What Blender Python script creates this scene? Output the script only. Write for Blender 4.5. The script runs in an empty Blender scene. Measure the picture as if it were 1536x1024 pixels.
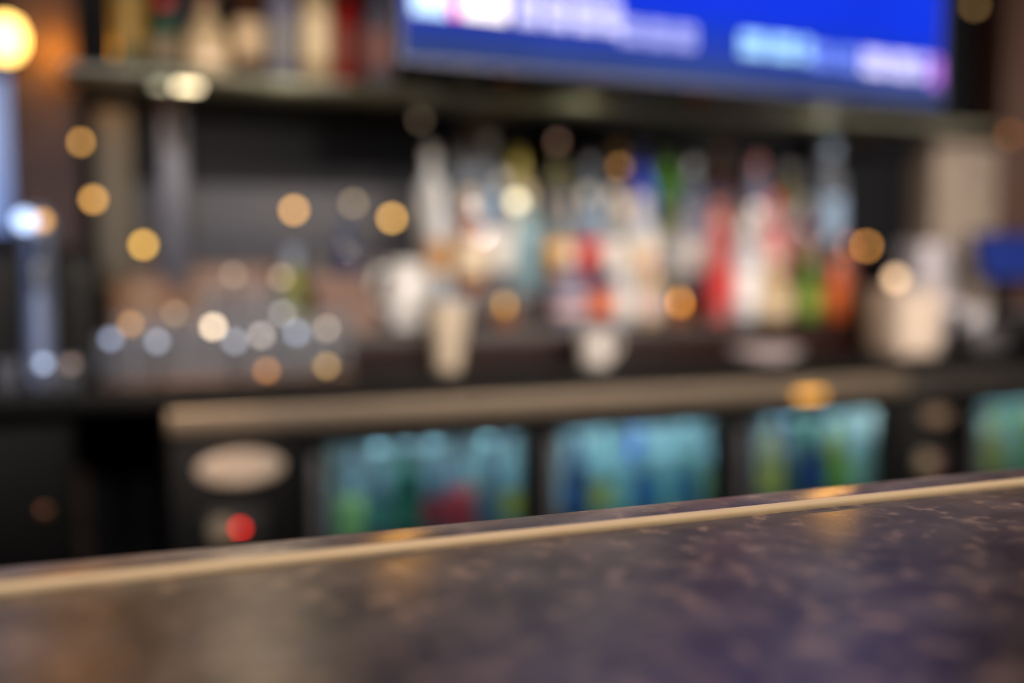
import bpy, bmesh, math, random
from mathutils import Vector, Matrix, Euler
random.seed(7)
R = math.radians
sc = bpy.context.scene
C = sc.collection

# ------------------------------------------------------------------ camera
F = 1600.0
YAW, PITCH = R(22.6), math.atan(112 / F)
CAMZ, BARZ = 1.29, 1.07
cam_d = bpy.data.cameras.new('camera')
cam = bpy.data.objects.new('camera', cam_d); C.objects.link(cam)
cam.location = (0, 0, CAMZ)
cam.rotation_euler = (math.pi / 2 - PITCH, 0, -YAW)
cam_d.sensor_width = 36; cam_d.lens = 36 * F / 1536
cam_d.clip_start = .02
sc.camera = cam
ROT = cam.rotation_euler.to_matrix()

def ray(px, py):
    return ROT @ Vector(((px - 768) / F, -(py - 512) / F, -1))
def at(px, py, Y):                     # the point of the plane Y = const seen there
    d = ray(px, py); return d * (Y / d.y) + Vector((0, 0, CAMZ))
def on(px, py, z):                     # the point of the plane Z = const seen there
    d = ray(px, py); return d * ((z - CAMZ) / d.z) + Vector((0, 0, CAMZ))
def X(px, Y, py=480): return at(px, py, Y).x

foc = on(1000, 766, BARZ) - Vector((0, 0, CAMZ))
cam_d.dof.use_dof = True
cam_d.dof.focus_distance = foc.dot(ROT @ Vector((0, 0, -1)))
cam_d.dof.aperture_fstop = cam_d.lens / 43.0

# ------------------------------------------------------------------ colour and materials
def lin(r, g, b):
    f = lambda c: (c / 255) / 12.92 if c <= 10 else ((c / 255 + .055) / 1.055) ** 2.4
    return (f(r), f(g), f(b), 1)

def new(name):
    m = bpy.data.materials.new(name); m.use_nodes = True
    nt = m.node_tree; return m, nt, nt.nodes['Principled BSDF']

def paint(name, rgb, rough=.5, metal=0., vary=.12, scale=18., coat=0., stretch=None, bump=0., spec=.5):
    """solid surface with slight procedural mottling"""
    m, nt, b = new(name)
    tc = nt.nodes.new('ShaderNodeTexCoord'); mp = nt.nodes.new('ShaderNodeMapping')
    n = nt.nodes.new('ShaderNodeTexNoise'); r = nt.nodes.new('ShaderNodeValToRGB')
    n.inputs['Scale'].default_value = scale; n.inputs['Detail'].default_value = 4
    if stretch: mp.inputs['Scale'].default_value = stretch
    c = lin(*rgb)
    lo = tuple(x * (1 - vary) for x in c[:3]) + (1,); hi = tuple(min(1, x * (1 + vary)) for x in c[:3]) + (1,)
    r.color_ramp.elements[0].position = .3; r.color_ramp.elements[1].position = .7
    r.color_ramp.elements[0].color = lo; r.color_ramp.elements[1].color = hi
    l = nt.links.new
    l(tc.outputs['Object'], mp.inputs[0]); l(mp.outputs[0], n.inputs['Vector']); l(n.outputs[0], r.inputs[0]); l(r.outputs[0], b.inputs['Base Color'])
    b.inputs['Roughness'].default_value = rough; b.inputs['Metallic'].default_value = metal
    b.inputs['Coat Weight'].default_value = coat; b.inputs['Specular IOR Level'].default_value = spec
    if bump:
        bn = nt.nodes.new('ShaderNodeBump'); bn.inputs['Strength'].default_value = bump; bn.inputs['Distance'].default_value = .004
        l(n.outputs[0], bn.inputs['Height']); l(bn.outputs[0], b.inputs['Normal'])
    return m

def glow(name, rgb, s):
    m, nt, b = new(name)
    b.inputs['Base Color'].default_value = lin(*rgb); b.inputs['Emission Color'].default_value = lin(*rgb)
    b.inputs['Emission Strength'].default_value = s; b.inputs['Roughness'].default_value = .3
    return m

def glass(name, tint, solid=.25, body=None, rough=.06, rim=.55):
    """thin coloured glass: tinted see-through mixed with a glossy coloured surface"""
    m, nt, b = new(name)
    t = nt.nodes.new('ShaderNodeBsdfTransparent'); mx = nt.nodes.new('ShaderNodeMixShader')
    lw = nt.nodes.new('ShaderNodeLayerWeight'); lw.inputs[0].default_value = .35
    mr = nt.nodes.new('ShaderNodeMapRange'); mr.inputs['To Min'].default_value = solid; mr.inputs['To Max'].default_value = min(1, solid + rim)
    t.inputs[0].default_value = lin(*tint)
    b.inputs['Base Color'].default_value = lin(*(body or tint)); b.inputs['Roughness'].default_value = rough
    b.inputs['Specular IOR Level'].default_value = .8
    l = nt.links.new
    l(lw.outputs['Facing'], mr.inputs['Value']); l(mr.outputs[0], mx.inputs[0]); l(t.outputs[0], mx.inputs[1]); l(b.outputs[0], mx.inputs[2])
    l(mx.outputs[0], nt.nodes['Material Output'].inputs[0])
    return m

_pc = {}
def P(*rgb, rough=.45, metal=0.):
    k = (rgb, rough, metal)
    if k not in _pc: _pc[k] = paint('paint_%d_%d_%d' % rgb, rgb, rough, metal, .08)
    return _pc[k]

STONE = [(46, 43, 46), (74, 68, 71), (104, 97, 96), (196, 170, 148)]
def stone(name, STONE, rough=.34, spec=.75):
    m, nt, b = new(name); N = nt.nodes.new; l = nt.links.new
    tc = N('ShaderNodeTexCoord')
    n1 = N('ShaderNodeTexNoise'); n1.inputs['Scale'].default_value = 17; n1.inputs['Detail'].default_value = 5; n1.inputs['Roughness'].default_value = .62
    n2 = N('ShaderNodeTexNoise'); n2.inputs['Scale'].default_value = 44; n2.inputs['Detail'].default_value = 4; n2.inputs['Roughness'].default_value = .6
    n3 = N('ShaderNodeTexNoise'); n3.inputs['Scale'].default_value = 6; n3.inputs['Detail'].default_value = 2
    r1 = N('ShaderNodeValToRGB'); e = r1.color_ramp.elements
    e[0].position = .38; e[0].color = lin(*STONE[0]); e[1].position = .66; e[1].color = lin(*STONE[2])
    x = r1.color_ramp.elements.new(.52); x.color = lin(*STONE[1])
    r2 = N('ShaderNodeValToRGB'); e = r2.color_ramp.elements
    e[0].position = .54; e[0].color = (0, 0, 0, 1); e[1].position = .70; e[1].color = (1, 1, 1, 1)
    mx = N('ShaderNodeMixRGB'); mx.inputs[2].default_value = lin(*STONE[3])
    mm = N('ShaderNodeMath'); mm.operation = 'MULTIPLY'; mm.inputs[1].default_value = .75
    r3 = N('ShaderNodeValToRGB'); e = r3.color_ramp.elements
    e[0].position = .35; e[0].color = (.6, .6, .62, 1); e[1].position = .65; e[1].color = (1, 1, 1, 1)
    mu = N('ShaderNodeMixRGB'); mu.blend_type = 'MULTIPLY'; mu.inputs[0].default_value = 1
    for n in (n1, n2, n3): l(tc.outputs['Object'], n.inputs['Vector'])
    l(n1.outputs[0], r1.inputs[0]); l(n2.outputs[0], r2.inputs[0]); l(r2.outputs[0], mm.inputs[0]); l(mm.outputs[0], mx.inputs[0])
    l(r1.outputs[0], mx.inputs[1]); l(n3.outputs[0], r3.inputs[0]); l(mx.outputs[0], mu.inputs[1]); l(r3.outputs[0], mu.inputs[2])
    l(mu.outputs[0], b.inputs['Base Color'])
    b.inputs['Roughness'].default_value = rough; b.inputs['Specular IOR Level'].default_value = spec
    return m

def brick(name, a, bcol, mort):
    m, nt, b = new(name)
    tc = nt.nodes.new('ShaderNodeTexCoord'); mp = nt.nodes.new('ShaderNodeMapping'); br = nt.nodes.new('ShaderNodeTexBrick')
    mp.inputs['Rotation'].default_value = (R(90), 0, 0)
    br.inputs['Scale'].default_value = 4.5
    br.inputs['Color1'].default_value = lin(*a); br.inputs['Color2'].default_value = lin(*bcol); br.inputs['Mortar'].default_value = lin(*mort)
    br.inputs['Mortar Size'].default_value = .02
    l = nt.links.new; l(tc.outputs['Object'], mp.inputs[0]); l(mp.outputs[0], br.inputs['Vector']); l(br.outputs[0], b.inputs['Base Color'])
    b.inputs['Roughness'].default_value = .8
    return m

M = dict(
    tower=paint('brushed_tower_steel', (150, 165, 195), .42, .5, .05),
    black=paint('black_laminate', (7, 6, 6), .4, vary=.2, spec=.25),
    blacksat=paint('black_powder_coat', (5, 5, 6), .5, vary=.15, spec=.15),
    wallblack=paint('black_wall_paint', (7, 10, 19), .6, vary=.2, spec=.2),
    panelgrey=paint('grey_wall_panel', (66, 67, 75), .55),
    woodback=paint('brown_wood_backsplash', (138, 104, 82), .5, vary=.3, scale=9, stretch=(1, 1, 8)),
    riser=paint('dark_mahogany', (38, 20, 17), .35, vary=.3, scale=8, stretch=(1, 6, 6), spec=.3),
    steel=paint('brushed_steel', (140, 126, 110), .42, .8, .1, 30, stretch=(.2, 6, 6)),
    chrome=paint('chrome', (190, 200, 215), .16, 1., .03),
    postgrey=paint('grey_steel_post', (78, 80, 92), .4, .25),
    brass=paint('brass_trim', (255, 236, 200), .45, .0, .04),
    greenglass=glass('green_edge_shelf_glass', (150, 160, 140), .8, (136, 138, 118), .3),
    pane=glass('cooler_glass', (215, 232, 235), .03, (30, 40, 44), .04),
    clear=glass('clear_drinking_glass', (242, 244, 247), .04, (240, 238, 236), .15, .42),
    liner=paint('white_cooler_liner', (206, 216, 218), .5),
    wire=paint('white_wire_shelf', (170, 185, 190), .4),
    stone=stone('mottled_brown_stone', STONE),
    border=stone('border_stone_with_reflection', [(84, 78, 78), (112, 104, 104), (140, 130, 128), (200, 178, 156)], .3, .8),  # paler copy of the stone; grazing reflection put into its colour
    floor=paint('dark_floor_tile', (48, 44, 42), .4),
    ceil=paint('dark_ceiling', (40, 37, 36), .8),
    brick=brick('brown_brick', (76, 58, 56), (62, 48, 46), (58, 52, 50)),
    beige=paint('taupe_wall_paint', (172, 156, 142), .7),
    olive=paint('olive_grey_paint', (92, 84, 66), .6),
    pillar=paint('reddish_brown_wood', (92, 62, 50), .5, vary=.25, scale=7, stretch=(6, 6, .6)),
)

# ------------------------------------------------------------------ mesh helpers
def obj(name, bm, mat, parent=None, loc=None, smooth=True):
    me = bpy.data.meshes.new(name); bm.normal_update(); bm.to_mesh(me); bm.free()
    me.materials.append(mat)
    if smooth:
        for p in me.polygons: p.use_smooth = True
        me.set_sharp_from_angle(angle=R(40))
    o = bpy.data.objects.new(name, me); C.objects.link(o)
    if loc is not None: o.location = loc
    if parent: o.parent = parent
    return o

def box(bm, x0, x1, y0, y1, z0, z1, bev=0., seg=2):
    r = bmesh.ops.create_cube(bm, size=1)
    vs = r['verts']
    bmesh.ops.scale(bm, vec=(x1 - x0, y1 - y0, z1 - z0), verts=vs)
    bmesh.ops.translate(bm, vec=((x0 + x1) / 2, (y0 + y1) / 2, (z0 + z1) / 2), verts=vs)
    if bev:
        es = list({e for v in vs for e in v.link_edges})
        bmesh.ops.bevel(bm, geom=es, offset=bev, segments=seg, affect='EDGES', profile=.5)
    return bm
def BX(*a, **k): return box(bmesh.new(), *a, **k)

def lathe(bm, prof, seg=28, sq=0., cx=0, cy=0, close=True):
    """surface of revolution; sq > 0 squares the section off"""
    rings = []
    for r, z in prof:
        ring = []
        for i in range(seg):
            a = 2 * math.pi * i / seg + math.pi / seg
            k = 1.
            if sq: k = 1 + sq * ((1 / max(abs(math.cos(a)), abs(math.sin(a)))) - 1)
            ring.append(bm.verts.new((cx + r * k * math.cos(a), cy + r * k * math.sin(a), z)))
        rings.append(ring)
    for a, b in zip(rings, rings[1:]):
        for i in range(seg):
            j = (i + 1) % seg
            bm.faces.new((a[i], a[j], b[j], b[i]))
    if close:
        bm.faces.new(rings[0][::-1]); bm.faces.new(rings[-1])
    return bm
def LA(prof, **k): return lathe(bmesh.new(), prof, **k)

def tube(bm, pts, r, seg=10):
    pts = [Vector(p) for p in pts]; rings = []
    for i, p in enumerate(pts):
        t = (pts[min(i + 1, len(pts) - 1)] - pts[max(i - 1, 0)]).normalized()
        u = t.orthogonal().normalized() if not rings else (u - t * u.dot(t)).normalized()
        v = t.cross(u)
        rr = r[i] if isinstance(r, (list, tuple)) else r
        rings.append([bm.verts.new(p + (u * math.cos(2 * math.pi * k / seg) + v * math.sin(2 * math.pi * k / seg)) * rr) for k in range(seg)])
    for a, b in zip(rings, rings[1:]):
        for i in range(seg):
            j = (i + 1) % seg; bm.faces.new((a[i], a[j], b[j], b[i]))
    bm.faces.new(rings[0][::-1]); bm.faces.new(rings[-1])
    return bm

def extrude_x(bm, prof, x0, x1):
    a = [bm.verts.new((x0, y, z)) for y, z in prof]; b = [bm.verts.new((x1, y, z)) for y, z in prof]
    n = len(prof)
    for i in range(n):
        j = (i + 1) % n; bm.faces.new((a[i], b[i], b[j], a[j]))
    bm.faces.new(a); bm.faces.new(b[::-1])
    bmesh.ops.recalc_face_normals(bm, faces=bm.faces[:])
    return bm

def tag(o, label, cat, group=None, kind=None):
    o['label'] = label; o['category'] = cat
    if group: o['group'] = group
    if kind: o['kind'] = kind
    return o
def thing(name, label, cat, loc=(0, 0, 0), rz=0, group=None):
    o = bpy.data.objects.new(name, None); C.objects.link(o)
    o.empty_display_size = .05
    o.location = loc; o.rotation_euler = (0, 0, rz)
    return tag(o, label, cat, group)
def struct(name, bm, mat, label=None, cat=None):
    o = obj(name, bm, mat); o['kind'] = 'structure'
    if label: o['label'] = label; o['category'] = cat
    return o
ORD = ['first', 'second', 'third', 'fourth', 'fifth', 'sixth', 'seventh', 'eighth', 'ninth', 'tenth', 'eleventh', 'twelfth',
       'thirteenth', 'fourteenth', 'fifteenth', 'sixteenth', 'seventeenth', 'eighteenth', 'nineteenth', 'twentieth']

# ------------------------------------------------------------------ the setting
WY = 3.10                              # face of the back wall
struct('floor', BX(-1.6, 5.4, -3.5, WY, -.1, 0), M['floor'], 'dark tiled floor behind and before the bar', 'floor')
struct('ceiling', BX(-1.6, 5.4, -3.5, WY, 3.0, 3.1), M['ceil'], 'dark ceiling over the bar', 'ceiling')
struct('wall_back', BX(-1.6, 5.4, WY, WY + .15, 0, 3.0), M['wallblack'], 'near black wall behind the back bar', 'wall')
struct('wall_left', BX(-1.7, -1.6, -3.5, WY + .15, 0, 3.0), M['beige'], 'plain wall at the left end of the bar', 'wall')
struct('wall_right', BX(5.4, 5.5, -3.5, WY + .15, 0, 3.0), M['beige'], 'plain wall at the right end of the bar', 'wall')
CT = 1.034                             # top of the black back counter
CF = 2.36                              # its front edge
xg0, xg1 = .13, 1.30
struct('trim_1', BX(xg0, xg1, WY - .012, WY, 1.325, 1.52, bev=.003), M['panelgrey'], 'dark grey panel on the wall above the brown backsplash', 'wall panel')
struct('trim_2', BX(xg0, xg1, WY - .015, WY, CT, 1.30, bev=.003), M['woodback'], 'brown wooden backsplash behind the glasses', 'backsplash')
struct('trim_3', BX(xg0, xg1, WY - .05, WY, 1.30, 1.325, bev=.004), M['panelgrey'], 'narrow grey ledge along the top of the brown backsplash', 'ledge')
struct('trim_4', BX(-.12, .035, 2.92, WY, 0, 3.0, bev=.004), M['brick'], 'brown brick pilaster at the left end of the shelf', 'pilaster')
struct('trim_5', BX(.075, .165, 2.99, WY, CT, 1.70, bev=.004), M['olive'], 'narrow olive grey upright beside the brick pilaster', 'upright')
xb0, xb1 = X(1392, 2.98), X(1484, 2.98)
struct('trim_6', BX(xb0, xb1, 2.96, WY, 0, 1.73, bev=.004), M['beige'], 'taupe wall panel at the right end below the glass shelf', 'wall panel')
struct('trim_7', BX(xb1, xb1 + .7, 2.94, WY, 0, 3.0, bev=.004), M['pillar'], 'reddish brown pillar at the far right', 'pillar')

w = obj('window_1', BX(-.62, -.1205, WY - .03, WY, 1.36, 1.80), M['blacksat']); w['kind'] = 'structure'
w['label'] = 'narrow window with pale blue light at the far left'; w['category'] = 'window'
obj('window_pane', BX(-.60, -.126, WY - .036, WY - .0301, 1.38, 1.78), glow('blue_daylight_pane', (86, 124, 190), .6), w)

# ------------------------------------------------------------------ foreground bar
YE = on(768, 775, BARZ).y              # far edge of the bar top
YL = on(768, 806, BARZ).y              # gold line
bar = thing('bar_counter', 'mottled brown stone bar top in the foreground with a gold trim line', 'bar counter', (0, 0, 0))
def rnd(y0, y1, z0, z1, r, n=5):       # rounded profile
    pr = []
    for cy, cz, a0 in ((y1 - r, z1 - r, 0), (y0 + r, z1 - r, 90), (y0 + r, z0 + r, 180), (y1 - r, z0 + r, 270)):
        for k in range(n + 1):
            a = R(a0 + 90 * k / n); pr.append((cy + r * math.cos(a), cz + r * math.sin(a)))
    return pr
obj('worktop', extrude_x(bmesh.new(), rnd(-.25, YL - .0075, BARZ - .04, BARZ, .004), -1.5, 3.6), M['stone'], bar)
obj('edge_border', extrude_x(bmesh.new(), rnd(YL + .0075, YE, BARZ - .04, BARZ, .004), -1.5, 3.6), M['border'], bar)
obj('trim_strip', extrude_x(bmesh.new(), rnd(YL - .0074, YL + .0074, BARZ - .03, BARZ + .0055, .0055), -1.5, 3.6), M['brass'], bar)
obj('side_panel', BX(-1.45, 3.55, -.05, YE - .08, 0, BARZ - .04), M['riser'], bar)

# ------------------------------------------------------------------ back counter, cabinets and coolers
FY = 2.40                              # faces of the coolers
ct = obj('back_counter', extrude_x(bmesh.new(), rnd(CF, WY - .06, .987, CT, .006), -.75, 4.25), M['black'])
tag(ct, 'long black worktop above the glass door coolers', 'counter')

cabx = X(112, FY, 700)
cb = thing('base_cabinet', 'black base cabinet below the worktop at far left', 'cabinet', (cabx - .62, FY + .02, 0))
obj('carcass', BX(0, .62, .02, .62, .0, .985, bev=.004), M['blacksat'], cb)
d = obj('door', BX(.015, .605, 0, .0195, .1, .95, bev=.004), paint('black_cabinet_door', (5, 5, 5), .5, spec=.15), cb)
obj('knob', LA([(.006, 0), (.006, .012), (.014, .018), (.012, .028), (.004, .031)], seg=16), P(120, 84, 60, rough=.3, metal=.8), d, (.56, 0, .78)).rotation_euler = (R(90), 0, 0)

thingdoor = paint('black_door_frame', (8, 8, 9), .45, spec=.2)
lampM = glow('cool_white_interior_lamp', (244, 242, 238), 62)
badgeM = paint('brushed_silver_badge', (196, 178, 158), .45, .1)
def shelf_bm(x0, x1, y0, y1, z):
    bm = bmesh.new()
    for k in range(int((x1 - x0) / .028)):
        xx = x0 + .014 + k * .028
        tube(bm, [(xx, y0, z - .002), (xx, y1, z - .002)], .002, 6)
    for yy in (y0, (y0 + y1) / 2, y1): tube(bm, [(x0, yy, z - .006), (x1, yy, z - .006)], .003, 6)
    return bm

SHZ = .625
def cooler(label, x0, w, doors, grille, ledcol):
    t = thing('bar_cooler', label, 'cooler', (x0, FY, 0))
    D = .62; H = .925
    bm = bmesh.new()
    box(bm, 0, w, D - .03, D, .05, H); box(bm, 0, .03, .03, D - .03, .05, H); box(bm, w - .03, w, .03, D - .03, .05, H)
    box(bm, .03, w - .03, .03, D - .03, .05, .10); box(bm, .03, w - .03, .03, D - .03, H - .03, H)
    box(bm, grille[0], grille[0] + .02, .03, D - .03, .10, H - .03)
    box(bm, .03, grille[0], .03, .05, .10, H - .03)
    obj('carcass', bm, M['blacksat'], t)
    obj('liner', BX(grille[0] + .021, w - .031, D - .045, D - .031, .101, H - .031), M['liner'], t)
    obj('side_liner', BX(w - .034, w - .0301, .031, D - .046, .101, H - .031), M['liner'], t)
    obj('toe_kick', BX(.02, w - .02, .06, D - .02, 0, .05), M['black'], t)
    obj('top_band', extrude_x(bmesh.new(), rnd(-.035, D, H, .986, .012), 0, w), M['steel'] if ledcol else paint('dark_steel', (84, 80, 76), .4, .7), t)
    g = obj('compressor_panel', BX(.004, grille[0] - .002, 0, .03, .06, H - .004, bev=.004), M['blacksat'], t)
    sl = bmesh.new()
    for k in range(9): box(sl, .04, grille[0] - .04, -.004, .002, .14 + k * .04, .155 + k * .04)
    obj('vent', sl, M['black'], g)
    gx = grille[0] / 2 + .01
    bw = grille[1]
    bd = bmesh.new(); lathe(bd, [(.5, 0), (.5, .5), (.46, .85), (.38, 1), (.3, .9), (.02, .95)], seg=40)
    bmesh.ops.scale(bd, vec=(bw, bw * .40, .012), verts=bd.verts)
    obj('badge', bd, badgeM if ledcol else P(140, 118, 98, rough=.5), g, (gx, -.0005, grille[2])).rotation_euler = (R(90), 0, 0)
    th = obj('thermostat', BX(gx - .075, gx + .055, -.008, -.0005, grille[2] - .185, grille[2] - .095, bev=.003), P(34, 32, 30), g)
    dl = LA([(.028, 0), (.028, .010), (.022, .016), (.003, .017)], seg=24)
    obj('thermostat_dial', dl, P(150, 136, 112, rough=.4), g, (gx - .044, -.0085, grille[2] - .135)).rotation_euler = (R(90), 0, 0)
    il = LA([(.008, 0), (.008, .004), (.006, .008), (.002, .009)], seg=20)
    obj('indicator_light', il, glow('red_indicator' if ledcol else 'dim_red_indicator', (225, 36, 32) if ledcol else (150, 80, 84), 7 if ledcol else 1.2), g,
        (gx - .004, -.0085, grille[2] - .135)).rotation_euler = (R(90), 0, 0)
    for i, (a, b, pa, pb, hl) in enumerate(doors):
        bm = bmesh.new()
        zt, zb = H - .004, .06
        pt, pz = .880, .16
        box(bm, a, pa, -.004, .03, zb, zt); box(bm, pb, b, -.004, .03, zb, zt)
        box(bm, pa, pb, -.004, .03, pt, zt); box(bm, pa, pb, -.004, .03, zb, pz)
        dr = obj('door', bm, thingdoor, t)
        obj('door_pane', BX(pa + .001, pb - .001, .008, .014, pz + .001, pt - .001), M['pane'], dr)
        obj('handle', BX(hl - .012, hl + .012, -.03, -.0045, .3, .86, bev=.004), paint('grey_handle', (66, 64, 68), .4), dr)
        obj('interior_lamp', BX(pa + .01, pb - .01, .05, .075, H - .0365, H - .031, bev=.001), lampM, t)
    x1 = grille[0] + .03
    for z in (SHZ, .32): obj('wire_shelf', shelf_bm(x1, w - .04, .07, D - .07, z), M['wire'], t)
    return t
x0 = X(252, FY, 690)
dX = lambda px: X(px, FY, 690) - x0
cw = dX(1346)
cooler('three door black bar cooler with oval silver badge and red light', x0, cw, [
    (dX(453), dX(808), dX(489), dX(789), dX(470)),
    (dX(810), dX(1085), dX(834), dX(1076), dX(822)),
    (dX(1087), dX(1344), dX(1130), dX(1322), dX(1106))], (dX(450), dX(424) - dX(294), .845), True)
x1c = X(1348, FY, 690)
eX = lambda px: X(px, FY, 690) - x1c
cooler('black bar cooler at far right with dim tan badge', x1c, 1.9, [
    (eX(1447), eX(1447) + .52, eX(1464), eX(1464) + .46, eX(1447) + .02),
    (eX(1447) + .525, eX(1447) + 1.05, eX(1447) + .57, eX(1447) + 1.01, eX(1447) + .55),
    (eX(1447) + 1.055, 1.895, eX(1447) + 1.10, 1.85, eX(1447) + 1.08)], (eX(1444), .10, .853), False)

# ------------------------------------------------------------------ bottles and cans
PROF = {
    'spirit': ([(.034, 0), (.038, .006), (.038, .175), (.034, .195), (.018, .222), (.0135, .235), (.0135, .272)], (.05, .150), (.262, .298, .0155), 0),
    'tall':   ([(.033, 0), (.036, .006), (.036, .205), (.030, .228), (.0155, .252), (.0135, .265), (.0135, .305)], (.06, .175), (.292, .332, .0155), 0),
    'wine':   ([(.034, 0), (.037, .006), (.037, .175), (.033, .205), (.020, .235), (.0145, .250), (.0140, .300)], (.055, .145), (.255, .304, .0152), 0),
    'square': ([(.033, 0), (.036, .006), (.036, .165), (.032, .182), (.017, .200), (.0145, .210), (.0145, .250)], (.045, .140), (.236, .276, .018), .75),
    'squat':  ([(.046, 0), (.052, .008), (.055, .070), (.048, .110), (.026, .140), (.017, .155), (.016, .180)], (.030, .085), (.170, .205, .021), 0),
    'short':  ([(.030, 0), (.034, .006), (.034, .100), (.030, .115), (.016, .132), (.0135, .140), (.0135, .160)], (.025, .090), (.152, .180, .0155), 0),
    'beer':   ([(.028, 0), (.0305, .005), (.0305, .120), (.027, .142), (.015, .180), (.0125, .195), (.0125, .226)], (.035, .100), (.219, .232, .0150), 0),
}
def prof_r(pr, z):
    for (r0, z0), (r1, z1) in zip(pr, pr[1:]):
        if z0 <= z <= z1: return r0 + (r1 - r0) * (z - z0) / max(1e-6, z1 - z0)
    return pr[-1][0]
def bottle(kind, loc, gm, lab, cap, label, group, s=1., spout=False, cat='bottle', name=None, fat=1.):
    pr, (l0, l1), (c0, c1, cr), sq = PROF[kind]
    pr = [(r * s * fat, z * s) for r, z in pr]
    t = thing(name or 'bottle', label, cat, loc, random.uniform(-.2, .2), group)
    obj('glass_body', LA(pr, sq=sq), gm, t)
    if lab:
        l0, l1 = l0 * s, l1 * s
        obj('paper_label', LA([(prof_r(pr, l0) + .0006, l0), (prof_r(pr, l0) + .0012, l0 + .0006), (prof_r(pr, l1) + .0012, l1 - .0006), (prof_r(pr, l1) + .0006, l1)], sq=sq, close=False), lab, t)
    c0, c1 = c0 * s, c1 * s; cr = max(cr * s, prof_r(pr, c0) + .0015)
    obj('bottle_cap', LA([(cr * .96, c0), (cr, c0 + .003), (cr, c1 - .003), (cr * .85, c1)], seg=20), cap, t)
    if spout:
        obj('pour_spout', tube(bmesh.new(), [(0, 0, c1 - .004), (0, -.003, c1 + .02), (0, -.016, c1 + .045)], [.005, .0042, .003], 8), M['chrome'], t)
    return t

GL = {k: glass('glass_' + k, t, s, b) for k, (t, s, b) in dict(
    clear=((225, 232, 238), .16, (190, 198, 210)), frost=((235, 240, 245), .75, (226, 230, 236)), blue=((80, 110, 235), .6, (84, 108, 240)),
    green=((84, 140, 50), .6, (86, 150, 44)), lime=((190, 200, 70), .55, (172, 176, 40)), amber=((200, 120, 50), .5, (170, 100, 44)),
    brown=((120, 70, 40), .6, (84, 52, 36)), red=((200, 40, 40), .65, (190, 44, 44)), pink=((230, 130, 130), .65, (214, 120, 120)),
    olive=((170, 170, 120), .4, (150, 148, 112)), dark=((50, 45, 50), .75, (38, 34, 38)), yellow=((235, 225, 170), .35, (226, 214, 160)),
    teal=((170, 205, 210), .5, (136, 182, 188)), sky=((205, 226, 236), .5, (176, 212, 224)), dgreen=((40, 110, 90), .6, (30, 96, 78)),
    orange=((225, 110, 40), .75, (216, 96, 34)), slate=((158, 176, 190), .5, (116, 136, 156)), navy=((40, 60, 120), .7, (32, 48, 110)),
    cream=((235, 215, 175), .7, (224, 200, 160)), lav=((200, 200, 225), .4, (178, 178, 205)), burg=((120, 30, 36), .7, (110, 32, 36)),
).items()}
W_, CR, GD, NV, RD, PK, BN, GY, LB, YE_, OR, GN, BK, SV = (P(228, 226, 222), P(226, 206, 176), P(200, 150, 70, rough=.3, metal=.5), P(34, 50, 110), P(204, 44, 44), P(226, 150, 150),
    P(128, 92, 70), P(140, 140, 146), P(150, 180, 214), P(222, 206, 90), P(222, 110, 44), P(90, 140, 50), P(22, 20, 22), P(190, 194, 200, rough=.3, metal=.8))

def halfw(kind):
    pr, q, q2, sq = PROF[kind]; return max(r for r, z in pr) * (1.35 if sq else 1.0) + .002
def spread(xs, hw):                    # push neighbours apart until they no longer touch
    xs = list(xs)
    for _ in range(200):
        for i in range(len(xs) - 1):
            g = hw[i] + hw[i + 1] - (xs[i + 1] - xs[i])
            if g > 0: xs[i] -= g / 2; xs[i + 1] += g / 2
    return xs
# tiered riser of dark wood
RX0, RX1 = X(488, 2.60), X(1292, 2.60)
RX1 = 2.46
RW = RX1 - RX0
TZ = (1.13, 1.22, 1.31)
for k, (y0, y1, z, nm) in enumerate(((0, .125, TZ[0], 'lowest'), (.126, .255, TZ[1], 'middle'), (.256, .382, TZ[2], 'top'))):
    rs = obj('riser_step', BX(0, RW, y0, y1, 0, z - CT, bev=.004), M['riser'], None, (RX0, 2.60, CT))
    tag(rs, 'dark mahogany %s step carrying a row of bottles' % nm, 'riser', 'bottle riser steps')
RYS = (2.6625, 2.79, 2.918)

step_names = ('lowest', 'middle', 'top')
row3 = [(648, 'spirit', 'frost', W_, W_, 'white frosted bottle with white cap'), (690, 'spirit', 'clear', GY, GY, 'clear bottle with grey label'),
        (732, 'tall', 'clear', LB, W_, 'clear bottle with pale blue label'), (777, 'wine', 'yellow', CR, YE_, 'pale yellow bottle with bright cream label'),
        (836, 'tall', 'olive', CR, BN, 'olive tinted bottle with brown cap'), (884, 'spirit', 'slate', LB, GY, 'slate blue bottle with pale label'),
        (928, 'tall', 'brown', CR, GD, 'brown bottle with gold cap'), (962, 'tall', 'blue', None, P(120, 130, 190), 'tall plain cobalt blue bottle'),
        (996, 'wine', 'green', None, GN, 'plain dark green wine bottle'), (1036, 'spirit', 'clear', GY, SV, 'clear bottle with grey label and silver cap'),
        (1078, 'tall', 'brown', BN, BN, 'dark brown bottle with brown cap'), (1132, 'spirit', 'lav', W_, PK, 'lilac tinted bottle with pink cap'),
        (1182, 'spirit', 'olive', GY, GY, 'grey olive bottle with grey cap'), (1243, 'tall', 'clear', LB, LB, 'large pale blue clear bottle')]
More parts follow.
